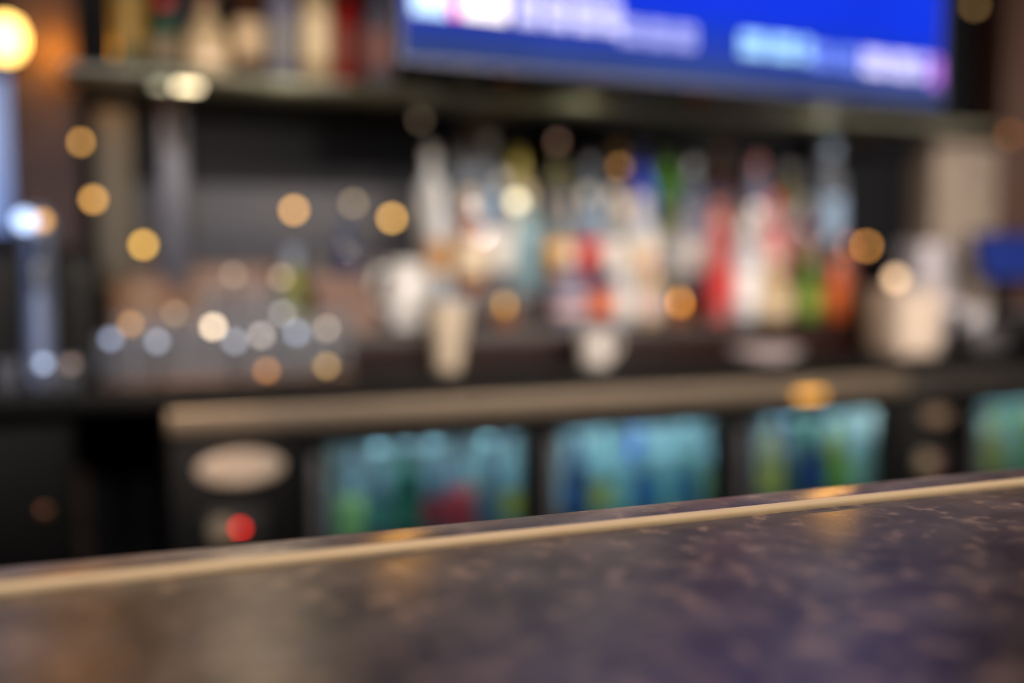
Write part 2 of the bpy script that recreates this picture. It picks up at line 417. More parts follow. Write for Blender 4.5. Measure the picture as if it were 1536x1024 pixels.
row2 = [(668, 'wine', 'frost', P(196, 150, 100), W_, 'white frosted wine bottle with tan label'), (708, 'square', 'amber', CR, CR, 'square amber bottle with cream label'),
        (750, 'tall', 'clear', W_, SV, 'tall clear bottle with white label'), (790, 'spirit', 'sky', None, CR, 'plain pale sky blue bottle'),
        (837, 'square', 'slate', GD, NV, 'square slate bottle with gold label'), (877, 'spirit', 'clear', RD, W_, 'clear bottle with red label'),
        (918, 'spirit', 'clear', W_, W_, 'clear bottle with white label and white cap'), (958, 'square', 'frost', CR, W_, 'square frosted bottle with cream label'),
        (998, 'spirit', 'olive', GY, BK, 'grey bottle with black cap'), (1036, 'spirit', 'lav', W_, NV, 'lilac bottle with navy cap'),
        (1076, 'spirit', 'pink', RD, NV, 'rose bottle with red label and navy cap'), (1120, 'squat', 'frost', W_, SV, 'round white frosted bottle'),
        (1158, 'spirit', 'pink', PK, RD, 'rose bottle with pink label'), (1206, 'spirit', 'burg', BN, GY, 'dark burgundy bottle with grey cap'),
        (1262, 'short', 'brown', P(150, 80, 60), BN, 'short brown bottle with rust label')]
row1 = [(858, 'squat', 'lav', P(226, 190, 186), W_, 'squat lilac bottle with pinkish label'), (897, 'short', 'navy', OR, BN, 'short navy bottle with orange label'),
        (930, 'short', 'frost', W_, W_, 'short white bottle with white cap'), (974, 'short', 'cream', P(226, 200, 196), PK, 'short cream bottle with pink cap'),
        (1078, 'spirit', 'pink', RD, PK, 'tall pink bottle with red label'), (1118, 'spirit', 'frost', P(250, 250, 252), P(250, 250, 252), 'tall white bottle with white label'),
        (1160, 'squat', 'cream', CR, CR, 'squat cream coloured bottle'), (1212, 'short', 'green', P(140, 160, 60), GN, 'short green bottle'),
        (1254, 'short', 'orange', OR, OR, 'short orange bottle')]
for lv, row in ((2, row3), (1, row2), (0, row1)):
    xs = spread([X(r_[0], RYS[lv], 400) for r_ in row], [halfw(r_[1]) * (1.1 if lv == 2 else 1.04) for r_ in row])
    for i, (px, kd, g, lb, cp, txt) in enumerate(row):
        s = (1.08 if lv == 2 else 1.0) + random.uniform(-.03, .04)
        if px == 1243: s = 1.2
        bottle(kd, (xs[i], RYS[lv], TZ[lv]), GL[g], lb, cp, '%s, %s from left on %s step' % (txt, ORD[i], step_names[lv]),
               'bottles on the %s riser step' % step_names[lv], s, spout=(i % 3 == 1 and lv > 0))

# top glass shelf, its posts and bottles
SZ = 1.745
sh = obj('glass_shelf', BX(.0, X(1452, 2.75, 180), 2.62, 2.90, SZ - .014, SZ, bev=.003), M['greenglass'])
tag(sh, 'long greenish glass shelf carrying bottles above the back bar', 'shelf')
for px, txt in ((262, 'behind the drinking glasses'), (712, 'at the left end of the bottle rows'), (1243, 'behind the large pale blue bottle')):
    xx = X(px, 2.98, 300)
    t = thing('shelf_post', 'grey steel shelf post standing %s' % txt, 'post', (xx, 2.985, CT), 0, 'steel posts under the glass shelf')
    obj('upright', BX(-.034, .034, 0, .06, 0, SZ - CT + .25, bev=.006), M['postgrey'], t)
    bm = extrude_x(bmesh.new(), [(-.34, SZ - CT - .0145), (0, SZ - CT - .0145), (0, SZ - CT - .13), (-.05, SZ - CT - .06)], -.012, .012)
    obj('bracket', bm, M['steel'], t)

top = [(205, 'tall', 'olive', P(150, 120, 50), BK, 'olive bottle with amber label'), (250, 'short', 'dgreen', P(120, 104, 80), RD, 'short dark green bottle with red cap'),
       (322, 'squat', 'cream', CR, BN, 'squat cream bottle'), (358, 'wine', 'brown', P(222, 196, 160), GD, 'brown bottle with cream label and gold cap'), (418, 'spirit', 'lav', GY, GY, 'grey lilac bottle'),
       (483, 'tall', 'cream', P(255, 230, 190), CR, 'tall bright cream bottle'), (528, 'spirit', 'red', P(160, 80, 70), BN, 'dull red bottle with rust label'),
       (560, 'spirit', 'lav', P(190, 140, 140), GY, 'lilac bottle with rose label'), (705, 'spirit', 'clear', GY, GY, 'clear bottle below the television corner'), (765, 'spirit', 'amber', OR, BN, 'amber bottle half hidden by the television'),
       (905, 'spirit', 'burg', RD, BN, 'dark red bottle half hidden by the television')]
tx = spread([X(r_[0], 2.72, 100) for r_ in top], [halfw(r_[1]) * 1.06 for r_ in top])
for i, (px, kd, g, lb, cp, txt) in enumerate(top):
    s = 1.0 if px > 300 else 1.05
    bottle(kd, (tx[i], 2.72, SZ), GL[g], lb, cp, '%s, %s from left on glass shelf' % (txt, ORD[i]), 'bottles on the glass shelf', s)

# ------------------------------------------------------------------ bottles and cans inside the coolers
def can(loc, col, label, group):
    t = thing('can', label, 'can', loc, random.uniform(0, 6), group)
    obj('can_body', LA([(.024, 0), (.033, .010), (.033, .108), (.027, .120), (.0265, .122)], seg=24), col, t)
    obj('can_lid', LA([(.0255, .1221), (.0262, .1235), (.0235, .1225), (.002, .1222)], seg=24), M['chrome'], t)
c_items = {
 'first': (X(490, 2.472, 740), X(800, 2.472, 740), [('can', P(170, 205, 130)), ('beer', 'slate', P(90, 150, 140)), ('beer', 'dgreen', P(60, 130, 110)), ('beer', 'slate', P(190, 50, 66)), ('can', P(190, 50, 66)), ('beer', 'slate', P(90, 120, 150)), ('beer', 'sky', YE_)],
           [('beer', 'slate', P(130, 160, 180)), ('beer', 'teal', P(90, 130, 150)), ('beer', 'teal', P(90, 130, 150)), ('beer', 'slate', P(96, 120, 150)), ('beer', 'slate', P(100, 130, 160)), ('beer', 'teal', YE_), ('beer', 'slate', P(60, 110, 190))]),
 'second': (X(835, 2.472, 740), X(1085, 2.472, 740), [('beer', 'navy', P(40, 90, 170)), ('beer', 'sky', YE_), ('beer', 'sky', P(170, 220, 230)), ('beer', 'teal', P(40, 110, 200)), ('beer', 'sky', P(150, 210, 220)), ('beer', 'teal', P(40, 110, 180)), ('beer', 'sky', P(190, 220, 160))],
            [('beer', 'sky', P(170, 220, 235)), ('beer', 'sky', P(170, 220, 235)), ('beer', 'teal', P(170, 220, 225)), ('beer', 'blue', P(50, 110, 200)), ('beer', 'sky', P(160, 220, 235)), ('beer', 'sky', P(170, 215, 225)), ('beer', 'sky', P(200, 220, 150))]),
 'third': (X(1130, 2.472, 740), X(1340, 2.472, 740), [('beer', 'yellow', YE_), ('beer', 'slate', P(60, 90, 110)), ('beer', 'navy', P(40, 80, 170)), ('beer', 'lime', P(150, 200, 60)), ('beer', 'sky', P(190, 220, 200))],
           [('beer', 'slate', P(80, 120, 140)), ('beer', 'navy', P(50, 90, 150)), ('beer', 'green', GN), ('beer', 'sky', P(170, 220, 210))]),
 'rightmost': (X(1466, 2.472, 740), X(1466, 2.472, 740) + .44, [('beer', 'yellow', YE_), ('beer', 'sky', P(190, 220, 210)), ('beer', 'lime', P(140, 200, 80)), ('beer', 'sky', P(170, 220, 220)), ('beer', 'lime', P(170, 200, 90))],
           [('beer', 'teal', P(150, 200, 200)), ('beer', 'green', GN), ('beer', 'green', P(110, 190, 80)), ('beer', 'sky', P(170, 220, 220))]),
}
cn = {}
def colname(m):
    if m.name.startswith('paint_190_50_66'): return 'red'
    for k, v in dict(green=GN, red=RD, yellow=YE_).items():
        if m is v: return k
    r, g, b = [int(v) for v in m.name.split('.')[0].split('_')[1:4]]
    if b > g + 30: return 'blue'
    if g > b + 20: return 'green'
    if min(r, g, b) > 140: return 'pale blue green'
    return 'blue grey'
for dn, (a, b, fr, bk) in c_items.items():
    for rown, items, Y in (('front', fr, 2.472), ('back', bk, 2.60)):
        n = len(items)
        lo_, hi_ = (x0 + dX(450) + .03, 99) if dn == 'first' else (0, x0 + cw - .035) if dn == 'third' else (x1c + eX(1444) + .03, 99) if dn == 'rightmost' else (0, 99)
        off = (Y - 2.472) * (.45 if dn == 'first' else .6 if dn == 'second' else .8 if dn == 'third' else .9)
        for i, it in enumerate(items):
            xx = max(a + off * .6, lo_) + .02 + (min(b + off * .6, hi_) - max(a + off * .6, lo_) - .04) * (i + .5) / n
            grp = 'drinks in the %s row behind the %s cooler door' % (rown, dn)
            where = '%s from left, %s row, %s cooler door' % (ORD[i], rown, dn)
            if it[0] == 'can': can((xx, Y, SHZ + .0005), it[1], '%s can, %s' % (colname(it[1]), where), grp)
            else: bottle('beer', (xx, Y, SHZ + .0005), GL[it[1]], it[2], P(120, 150, 165) if i % 2 else P(90, 110, 125), 'drink bottle with %s label, %s' % (colname(it[2]), where), grp, cat='bottle', name='drink_bottle')

# ------------------------------------------------------------------ drinking glasses on the left
mat_ = obj('bar_mat', BX(X(150, 2.52, 560), X(520, 2.52, 560), 2.42, 2.74, CT, CT + .008, bev=.003), paint('brown_rubber_mat', (112, 82, 64), .4, vary=.3, scale=60))
tag(mat_, 'brown bar mat under the drinking glasses', 'bar mat')
def tumbler(loc, label, group, h=.115, r=.036):
    bm = LA([(r * .78, 0), (r * .82, .003), (r, h), (r * .955, h), (r * .78, .012), (.002, .011)], seg=28, close=False)
    t = obj('drinking_glass', bm, M['clear']); t.location = loc
    tag(t, label, 'glass', group)
def stemglass(loc, label, group, h=.19):
    t = thing('wine_glass', label, 'glass', loc, 0, group)
    obj('bowl', LA([(.005, .085), (.024, .093), (.037, .115), (.038, .145), (.031, h), (.030, h), (.036, .145), (.035, .117), (.022, .096), (.002, .09)], close=False), M['clear'], t)
    obj('stem', LA([(.006, .004), (.0038, .012), (.0036, .07), (.006, .0849)], seg=14), M['clear'], t)
    obj('foot', LA([(.033, 0), (.034, .0015), (.02, .003), (.006, .0039)], seg=28), M['clear'], t)
for i, px in enumerate((172, 216, 262, 305, 345, 388, 434, 480)):
    tumbler((X(px, 2.47, 560), 2.47, CT + .008), 'short clear tumbler, %s from the left in the front row on the brown mat' % ORD[i], 'front row tumblers', .10 + .004 * (i % 3), .036)
for i, px in enumerate((195, 242, 290, 335, 378, 424, 468, 508)):
    tumbler((X(px, 2.575, 540), 2.575, CT + .008), 'taller clear glass, %s from the left in the second row on the brown mat' % ORD[i], 'second row glasses', .14, .034)
for i, px in enumerate((326, 376, 422)):
    stemglass((X(px, 2.68, 480), 2.68, CT + .008), 'clear stemmed wine glass, %s from the left behind the tumblers' % ORD[i], 'wine glasses behind the tumblers', .20)
bottle('wine', (X(440, 2.80, 450), 2.80, CT), GL['lime'], P(170, 170, 40), P(150, 164, 184), 'yellow green bottle with blue grey cap behind the drinking glasses', None, 1.0)
bottle('tall', (X(521, 2.79, 450), 2.79, TZ[1]), GL['navy'], None, P(86, 104, 130), 'dark bottle with blue grey cap behind the brown carton', None, .62)
bx = thing('carton', 'open pinkish brown carton at the left end of the riser', 'box', (X(516, 2.66, 470), 2.662, TZ[0]), 0)
bmx = bmesh.new()
box(bmx, -.075, .075, -.05, -.046, 0, .105); box(bmx, -.075, .075, .046, .05, 0, .105); box(bmx, -.075, -.071, -.046, .046, 0, .105); box(bmx, .071, .075, -.046, .046, 0, .105); box(bmx, -.071, .071, -.046, .046, 0, .004)
cbm = paint('pinkish_brown_card', (132, 104, 90), .7)
obj('carton_body', bmx, cbm, bx)
fl = BX(-.075, .075, .0465, .0495, .1055, .14); obj('flap', fl, cbm, bx)

# cardboard boxes behind the glasses, at left
for px, w_, h_, Y, txt in ((212, .15, .22, 2.88, 'low brown carton behind the drinking glasses'), (296, .12, .20, 2.89, 'brown carton beside the low carton behind the glasses')):
    t = thing('carton', txt, 'box', (X(px, Y, 450), Y, CT))
    obj('carton_body', BX(-w_ / 2, w_ / 2, -.08, .08, 0, h_, bev=.004), paint('brown_card', (140, 104, 80), .7), t)
    obj('tape_strip', BX(-.02, .02, -.0815, .0805, .03, h_ + .001), P(150, 120, 90), t)

# white stacked cups, cup, mug, plate, tub
cup = thing('tall_cup', 'tall tapered white cup with bluish rim standing in front of the riser', 'cup', (X(672, 2.53, 550), 2.53, CT))
obj('cup_body', LA([(.030, 0), (.031, .002), (.054, .170), (.052, .170), (.029, .006), (.002, .006)], close=False), P(226, 208, 184, rough=.35), cup)
obj('rim', LA([(.0525, .1705), (.056, .171), (.057, .175), (.055, .179), (.0525, .178)], close=False), P(160, 182, 214), cup)
pit = thing('pitcher', 'white pitcher on the left part of the riser', 'pitcher', (X(611, RYS[0], 470), RYS[0], TZ[0]))
obj('pitcher_body', LA([(.040, 0), (.046, .004), (.056, .05), (.052, .11), (.043, .15), (.048, .175), (.046, .175), (.041, .15), (.05, .11), (.053, .05), (.002, .006)], close=False), P(236, 234, 230, rough=.3), pit)
obj('handle', tube(bmesh.new(), [(-.046, 0, .15), (-.075, 0, .15), (-.088, 0, .12), (-.085, 0, .07), (-.056, 0, .05)], .007, 10), P(236, 234, 230, rough=.3), pit)
mug = thing('mug', 'small white mug on the worktop in front of the riser', 'mug', (X(893, 2.50, 545), 2.50, CT))
obj('mug_body', LA([(.034, 0), (.038, .004), (.044, .09), (.041, .09), (.036, .008), (.002, .008)], close=False), P(226, 218, 212, rough=.3), mug)
obj('handle', tube(bmesh.new(), [(.041, 0, .075), (.062, 0, .074), (.068, 0, .05), (.060, 0, .028), (.039, 0, .022)], .005, 10), P(226, 218, 212, rough=.3), mug)
pl = thing('serving_dish', 'low oval pale metal dish lying on the worktop right of the mug', 'dish', (X(1150, 2.47, 540), 2.475, CT))
bm = LA([(.060, 0), (.064, .003), (.098, .024), (.10, .028), (.096, .028), (.06, .007), (.002, .007)], close=False, seg=40)
bmesh.ops.scale(bm, vec=(1.1, .85, 1), verts=bm.verts)
obj('dish_body', bm, P(236, 220, 222, rough=.35), pl)
tub = thing('tub', 'large cream plastic tub with a lid right of the riser', 'tub', (X(1352, 2.49, 540), 2.492, CT))
obj('tub_body', LA([(.080, 0), (.086, .005), (.098, .17), (.098, .172)], sq=.5, seg=40), P(222, 202, 184, rough=.4), tub)
obj('lid', LA([(.098, .1725), (.103, .174), (.103, .188), (.096, .194), (.01, .195)], sq=.5, seg=40), P(206, 190, 178, rough=.4), tub)
jl = thing('globe_lamp', 'cream glow added as a small globe on the lid of the cream tub', 'lamp', (X(1343, 2.48, 440), 2.48, CT + .195))  # cream glow made up as a globe on a stand
obj('foot', LA([(.022, 0), (.022, .004), (.010, .008), (.008, .0105)], seg=20), P(180, 160, 140), jl)
obj('globe', LA([(.008, .0106), (.015, .016), (.019, .026), (.015, .036), (.007, .043), (.002, .0445)], seg=24), glow('cream_globe', (255, 214, 170), 3.2), jl)
wc = thing('towel_stack', 'stack of folded white towels right of the cream tub', 'towels', (X(1390, 2.83, 460), 2.83, CT))
for k in range(7): obj('folded_towel', BX(-.09 + .004 * (k % 3), .09 - .006 * (k % 2), -.07, .07, k * .048, k * .048 + .0475, bev=.016, seg=3), P(236, 230, 238, rough=.8), wc)

# register with tilted blue screen
pos = thing('cash_register', 'black cash register with a tilted blue screen at far right', 'register', (X(1524, 2.60, 420), 2.60, CT), R(-5))
obj('base', BX(-.15, .17, -.13, .15, 0, .11, bev=.008), M['blacksat'], pos)
kb = bmesh.new()
for i in range(5):
    for j in range(3): box(kb, -.12 + i * .03, -.098 + i * .03, -.11 + j * .03, -.088 + j * .03, .1101, .118)
obj('keypad', kb, P(120, 120, 126), pos)
obj('stand', BX(-.03, .03, .05, .09, .1101, .24, bev=.005), M['blacksat'], pos)
sr = obj('display', BX(-.15, .15, -.012, .012, -.085, .085, bev=.005), M['blacksat'], pos, (0, .02, .285)); sr.rotation_euler = (R(-20), 0, 0)
obj('screen', BX(-.138, .138, -.0135, -.0122, -.074, .074), glow('blue_register_screen', (24, 42, 110), .55), sr)
rc = thing('receipt_printer', 'small grey receipt printer with white paper in front of the register', 'printer', (X(1462, 2.44, 520), 2.435, CT), R(-8))
obj('printer_body', BX(-.06, .06, -.06, .06, 0, .075, bev=.008), P(70, 68, 72), rc)
pp = obj('paper_slip', BX(-.035, .035, -.001, .001, 0, .06), P(220, 216, 220), rc, (0, .01, .0752)); pp.rotation_euler = (R(14), 0, 0)
obj('paper_slot', BX(-.04, .04, -.02, -.012, .0752, .079), M['black'], rc)

# draught beer tower and black backing box on the far left
tw = thing('beer_tower', 'chrome draught beer tower on the black worktop at far left', 'beer tower', (X(62, 2.50, 560), 2.50, CT))
obj('base', LA([(.052, 0), (.052, .006), (.040, .014), (.034, .018)], seg=32), M['chrome'], tw)
obj('column', LA([(.031, .018), (.031, .315)], seg=32), M['tower'], tw)
obj('dome_cap', LA([(.033, .315), (.036, .32), (.036, .345), (.030, .368), (.016, .38), (.003, .383)], seg=32), M['tower'], tw)
fa = obj('faucet', tube(bmesh.new(), [(0, -.03, .27), (0, -.075, .27), (0, -.095, .255), (0, -.10, .205)], [.011, .011, .010, .008], 14), M['chrome'], tw)
obj('tap_handle', LA([(.006, .276), (.006, .285), (.009, .295), (.010, .312), (.006, .318), (.002, .32)], seg=20), M['black'], fa, (0, -.075, 0))
for nm, dx, rr, rgb, st in (('medallion', -.022, .019, (190, 215, 255), 2.6), ('indicator_lamp', .012, .011, (250, 180, 80), 2.6)):  # highlights on the chrome, added as glowing discs
    o_ = obj(nm, LA([(rr, 0), (rr, .004), (rr * .8, .007), (.002, .008)], seg=24), glow(nm + '_glow', rgb, st), tw, (dx, -.038, .352)); o_.rotation_euler = (R(90), 0, 0)
ap = thing('countertop_appliance', 'matte black box added for the dark background behind the beer tower', 'backing', (X(66, 2.76, 480), 2.76, CT))  # made-up box filling in the dark background
obj('housing', BX(-.21, .125, -.14, .14, 0, .30, bev=.012), M['blacksat'], ap)  # body of the made-up backing box
obj('front_panel', BX(-.19, .105, -.1415, -.1402, .03, .27), M['black'], ap)  # front of the made-up backing box
obj('button', LA([(.008, 0), (.008, .004), (.002, .005)], seg=16), P(60, 60, 64), ap, (.08, -.1417, .24)).rotation_euler = (R(90), 0, 0)  # button made up for the backing box
for i, (px, txt) in enumerate(((12, 'left of the beer tower foot'), (66, 'just in front of the beer tower foot'), (106, 'right of the beer tower foot'))):
    tumbler((X(px, 2.41, 570), 2.405, CT), 'small clear shot glass %s' % txt, 'shot glasses by the beer tower', .065, .026)

# ------------------------------------------------------------------ television
TY = 2.10
TR = R(2.6)                            # the set is turned slightly towards the left
a, b = at(597, 80, TY), at(1418, 150, TY + .06)
tvw = (b.x - a.x) / math.cos(TR); tvh = tvw * .575
zb = at(600, 92, TY).z
tv = thing('television', 'large wall television showing a bright blue picture with a white banner', 'television', (a.x, TY, zb), TR)
obj('housing', BX(0, tvw, .004, .05, 0, tvh, bev=.006), M['blacksat'], tv)
bm = bmesh.new(); bz = .012
box(bm, 0, tvw, 0, .0039, 0, bz); box(bm, 0, tvw, 0, .0039, tvh - bz, tvh); box(bm, 0, bz, 0, .0039, bz, tvh - bz); box(bm, tvw - bz, tvw, 0, .0039, bz, tvh - bz)
obj('bezel', bm, paint('slate_blue_bezel', (44, 56, 96), .4), tv)  # banner reflection put into the bezel colour
def screen_mat():
    m, nt, b = new('blue_picture'); N = nt.nodes.new; l = nt.links.new
    tc = N('ShaderNodeTexCoord'); sx = N('ShaderNodeSeparateXYZ'); l(tc.outputs['Object'], sx.inputs[0])
    def math_(op, a, v):
        n = N('ShaderNodeMath'); n.operation = op; l(a, n.inputs[0]); n.inputs[1].default_value = v; return n.outputs[0]
    ramp = N('ShaderNodeValToRGB'); mr = N('ShaderNodeMapRange'); mr.inputs['From Max'].default_value = tvh
    l(sx.outputs['Z'], mr.inputs['Value']); l(mr.outputs[0], ramp.inputs[0])
    e = ramp.color_ramp.elements
    e[0].position = 0; e[0].color = lin(48, 70, 130); e[1].position = 1; e[1].color = lin(14, 34, 130)
    for p, c in ((.055, (50, 72, 138)), (.075, (40, 66, 165)), (.16, (10, 58, 205)), (.2, (0, 52, 232)), (.3, (0, 54, 236)), (.55, (0, 66, 235))):
        x = e.new(p); x.color = lin(*c)
    nz = N('ShaderNodeTexNoise'); nz.inputs['Scale'].default_value = 2.2; l(tc.outputs['Object'], nz.inputs['Vector'])
    r2 = N('ShaderNodeValToRGB'); r2.color_ramp.elements[0].position = .35; r2.color_ramp.elements[0].color = (.75, .75, .8, 1); r2.color_ramp.elements[1].position = .6; r2.color_ramp.elements[1].color = (1, 1, 1, 1)
    l(nz.outputs[0], r2.inputs[0])
    mu = N('ShaderNodeMixRGB'); mu.blend_type = 'MULTIPLY'; mu.inputs[0].default_value = 1
    l(ramp.outputs[0], mu.inputs[1]); l(r2.outputs[0], mu.inputs[2])
    b.inputs['Base Color'].default_value = (.003, .003, .005, 1); b.inputs['Roughness'].default_value = .5; b.inputs['Specular IOR Level'].default_value = .02
    l(mu.outputs[0], b.inputs['Emission Color']); b.inputs['Emission Strength'].default_value = 1.0
    return m
s_ = obj('screen', BX(bz, tvw - bz, .0012, .0038, bz, tvh - bz), screen_mat(), tv)
def tvx(px, py=100):
    d = ray(px, py); d = d / d.y; k = math.tan(TR)      # where the line of sight meets the turned screen
    y = (TY - k * a.x) / (1 - k * d.x); return (d.x * y - a.x) / math.cos(TR)
def tvz(px, py): return at(px, py, TY).z - zb
def graphic(name, x0, x1, z0, z1, rgb, s=1.0):
    x0, x1 = tvx(x0), tvx(x1)
    o = obj(name, BX(x0, x1, .0004, .0011, z0, z1), glow('banner_%d_%d_%d' % rgb, rgb, s), s_)
    return o
GLYPH = []
graphic('banner_tile', 618, 672, .098, .185, (170, 208, 246), .95)
graphic('banner_tile', 676, 690, .10, .18, (235, 70, 170), 1.0)
graphic('banner_tile', 694, 762, .10, .20, (240, 236, 235), .98)
# illegible lines of caption text: short dashes
def dashes(x0, x1, z0, z1, rgb, s, n, name='caption_text'):
    bm = bmesh.new(); X0, X1 = tvx(x0), tvx(x1)
    w = (X1 - X0) / n
    for k in range(n):
        if k % 6 == 5: continue
        for zz0, zz1 in ((z0, z0 + (z1 - z0) * .42), (z0 + (z1 - z0) * .55, z1)):
            box(bm, X0 + k * w, X0 + k * w + w * .74, .0004, .0011, zz0, zz1)
    obj(name, bm, glow('caption_%d_%d_%d' % rgb, rgb, s), s_)
dashes(776, 930, .10, .17, (196, 200, 242), .88, 22)
dashes(930, 1050, .085, .135, (140, 150, 215), .72, 18)
dashes(1112, 1216, .085, .135, (150, 205, 246), 1.0, 14)
dashes(1216, 1290, .075, .125, (90, 120, 220), .8, 10)
dashes(1296, 1392, .07, .125, (200, 202, 250), 1.0, 14)
graphic('banner_tile', 1396, 1414, .055, .125, (150, 90, 200), .8)
br = bmesh.new()
box(br, tvw * .4, tvw * .6, .0505, .08, tvh * .3, tvh * .7); box(br, tvw * .47, tvw * .53, .0801, (WY - .002 - TY - .53 * tvw * math.sin(TR)) / math.cos(TR), tvh * .46, tvh * .54)
obj('wall_bracket', br, M['blacksat'], tv)

# ------------------------------------------------------------------ glowing balls and strips added for glints and reflections
def globe(px, py, Y, r, rgb, s, label, base='wall', group='small round glows added for lamp reflections'):  # glowing ball added where a lamp is reflected
    p = at(px, py, Y)
    t = thing('globe_light', label, 'glint', p, 0, group)  # glow added for a lamp reflection
    obj('bulb', LA([(r * math.sin(math.pi * k / 10) + .0002, -r * math.cos(math.pi * k / 10)) for k in range(11)], seg=20), glow('bulb_%d_%d_%d_%d' % (*rgb, int(s * 10)), rgb, s), t)  # glowing ball standing for the reflection
    if base == 'wall':
        wy = WALLY[label] if label in WALLY else WY
        obj('mount', BX(-.008, .008, r * .9, wy - Y, -.008, .008, bev=.002), M['black'], t)  # mount of the added ball
    return t
WALLY = {}
def wall_glint(px, py, wally, rgb, s, label, r=.010):
    WALLY[label] = wally
    globe(px, py, wally - .035, r, rgb, s, label)
AM = (225, 165, 85)
wall_glint(120, 213, 2.99, AM, 9, 'dim amber glow added for a lamp reflection on the olive upright, higher of two', .009)
wall_glint(140, 299, 2.99, AM, 9, 'amber glow added for a lamp reflection on the olive upright, lower of two', .010)
wall_glint(215, 367, WY - .012, (232, 178, 80), 12, 'bright amber glow added for a lamp reflection, low left of the first post')
wall_glint(441, 315, WY - .012, (228, 170, 96), 12, 'amber glow added for a lamp reflection on the grey panel above the glasses')
wall_glint(588, 327, WY - .012, (236, 180, 96), 13, 'amber glow added for a lamp reflection on the grey panel above the white pitcher')
wall_glint(530, 305, WY - .012, (190, 165, 130), 4, 'dim beige glow added for a reflection on the panel between two amber glows')
wall_glint(1300, 369, WY, (232, 160, 80), 11, 'amber glow added for a lamp reflection on the dark wall above the tub')
wall_glint(1272, 368, WY, (190, 90, 60), 5, 'dim rust red glow added for a reflection beside the amber glow above the tub')
wall_glint(630, 180, WY, (150, 130, 105), 2.2, 'very dim glow added for a reflection on the wall under the television corner')
def stem_glint(px, py, Y, z0, rgb, st, label, rr=.009):  # glint on glass, added as a glowing ball on a stem
    p = at(px, py, Y); h = p.z - z0
    t = thing('stem_light', label, 'glint', (p.x, Y, z0), 0, 'small round glints added among the glassware')  # glint added as a ball on a stem
    obj('stem', LA([(.012, 0), (.012, .003), (.0025, .005), (.002, h - rr * .98)], seg=14), M['black'], t)
    obj('bulb', LA([(rr * math.sin(math.pi * k / 10) + .0002, h - rr * math.cos(math.pi * k / 10)) for k in range(11)], seg=20), glow('bulb_%d_%d_%d_%d' % (*rgb, int(st * 10)), rgb, st), t)  # glowing ball standing for the glint
MZ = CT + .008
for px, py, Y, rgb, st, txt in ((320, 490, 2.523, (255, 226, 190), 9, 'bright cream glint added as a glowing ball among the middle tumblers'), (196, 486, 2.523, (214, 160, 100), 3.5, 'dim amber glint added as a glowing ball at the left end of the glasses'),
        (166, 508, 2.424, (180, 192, 222), 2.6, 'dim blue white glint added as a glowing ball before the first tumbler'), (262, 470, 2.523, (190, 165, 130), 2.4, 'dim beige glint added as a glowing ball above the third tumbler'),
        (392, 503, 2.523, (250, 225, 200), 6, 'cream glint added as a glowing ball low behind the fifth and sixth tumblers'), (446, 500, 2.523, (210, 220, 242), 5, 'blue white glint added as a glowing ball low between the last two tumblers'),
        (490, 494, 2.523, (235, 210, 180), 4, 'cream glint added as a glowing ball low at the right end of the glasses'), (424, 470, 2.523, (200, 196, 190), 2.6, 'dim grey glint added as a glowing ball above the seventh tumbler'),
        (236, 512, 2.424, (190, 198, 215), 2.6, 'dim pale glint added as a glowing ball before the second and third tumblers'), (352, 512, 2.424, (196, 200, 212), 2.6, 'dim pale glint added as a glowing ball before the fourth and fifth tumblers'),
        (490, 549, 2.424, (225, 180, 110), 3.2, 'low gold glint added as a glowing ball at the right end of the brown mat'), (400, 556, 2.424, (230, 160, 100), 3, 'low orange glint added as a glowing ball at the front of the brown mat'),
        (422, 416, 2.63, (215, 185, 160), 3, 'dim pinkish glint added as a glowing ball beside the third wine glass'), (350, 412, 2.63, (196, 172, 150), 2.4, 'dim beige glint added as a glowing ball between the wine glasses')):
    stem_glint(px, py, Y, MZ, rgb, st, txt)
stem_glint(65, 545, 2.375, CT, (170, 185, 215), 3.5, 'pale blue glint added as a glowing ball before the beer tower')
stem_glint(107, 546, 2.375, CT, (150, 125, 110), 2, 'dim brownish glint added as a glowing ball right of the beer tower')
def hang_glint(px, py, Y, rr, rgb, st, label):  # bottle glint, added as a glowing ball on a cord
    p = at(px, py, Y); t = thing('hanging_light', label, 'glint', p, 0, 'round glints added on cords under the glass shelf')  # glint added as a ball on a cord
    obj('bulb', LA([(rr * math.sin(math.pi * k / 10) + .0002, -rr * math.cos(math.pi * k / 10)) for k in range(11)], seg=20), glow('bulb_%d_%d_%d_%d' % (*rgb, int(st * 10)), rgb, st), t)  # glowing ball standing for the glint
    obj('cord', tube(bmesh.new(), [(0, 0, rr * 1.001), (0, 0, SZ - .0141 - p.z)], .0015, 8), M['black'], t)
hang_glint(775, 302, 2.70, .016, (245, 236, 200), 3.0, 'bright cream glint added as a glowing ball hanging before the left bottles')
hang_glint(930, 250, 2.70, .011, (190, 140, 80), 2.6, 'dim amber glint added as a glowing ball hanging before the middle bottles')
hang_glint(836, 212, 2.70, .010, (150, 118, 100), 1.8, 'very dim brown glint added as a glowing ball hanging close under the shelf')
hang_glint(1134, 312, 2.70, .010, (200, 180, 180), 2.4, 'dim pinkish glint added as a glowing ball hanging before the right bottles')
wall_glint(1515, 202, 2.94, (200, 120, 40), 3, 'dim orange glow added for a lamp reflection on the reddish brown pillar', .010)
wall_glint(1462, 8, 2.94, (190, 150, 95), 3, 'dim beige glow added for a lamp reflection high on the reddish brown pillar', .012)
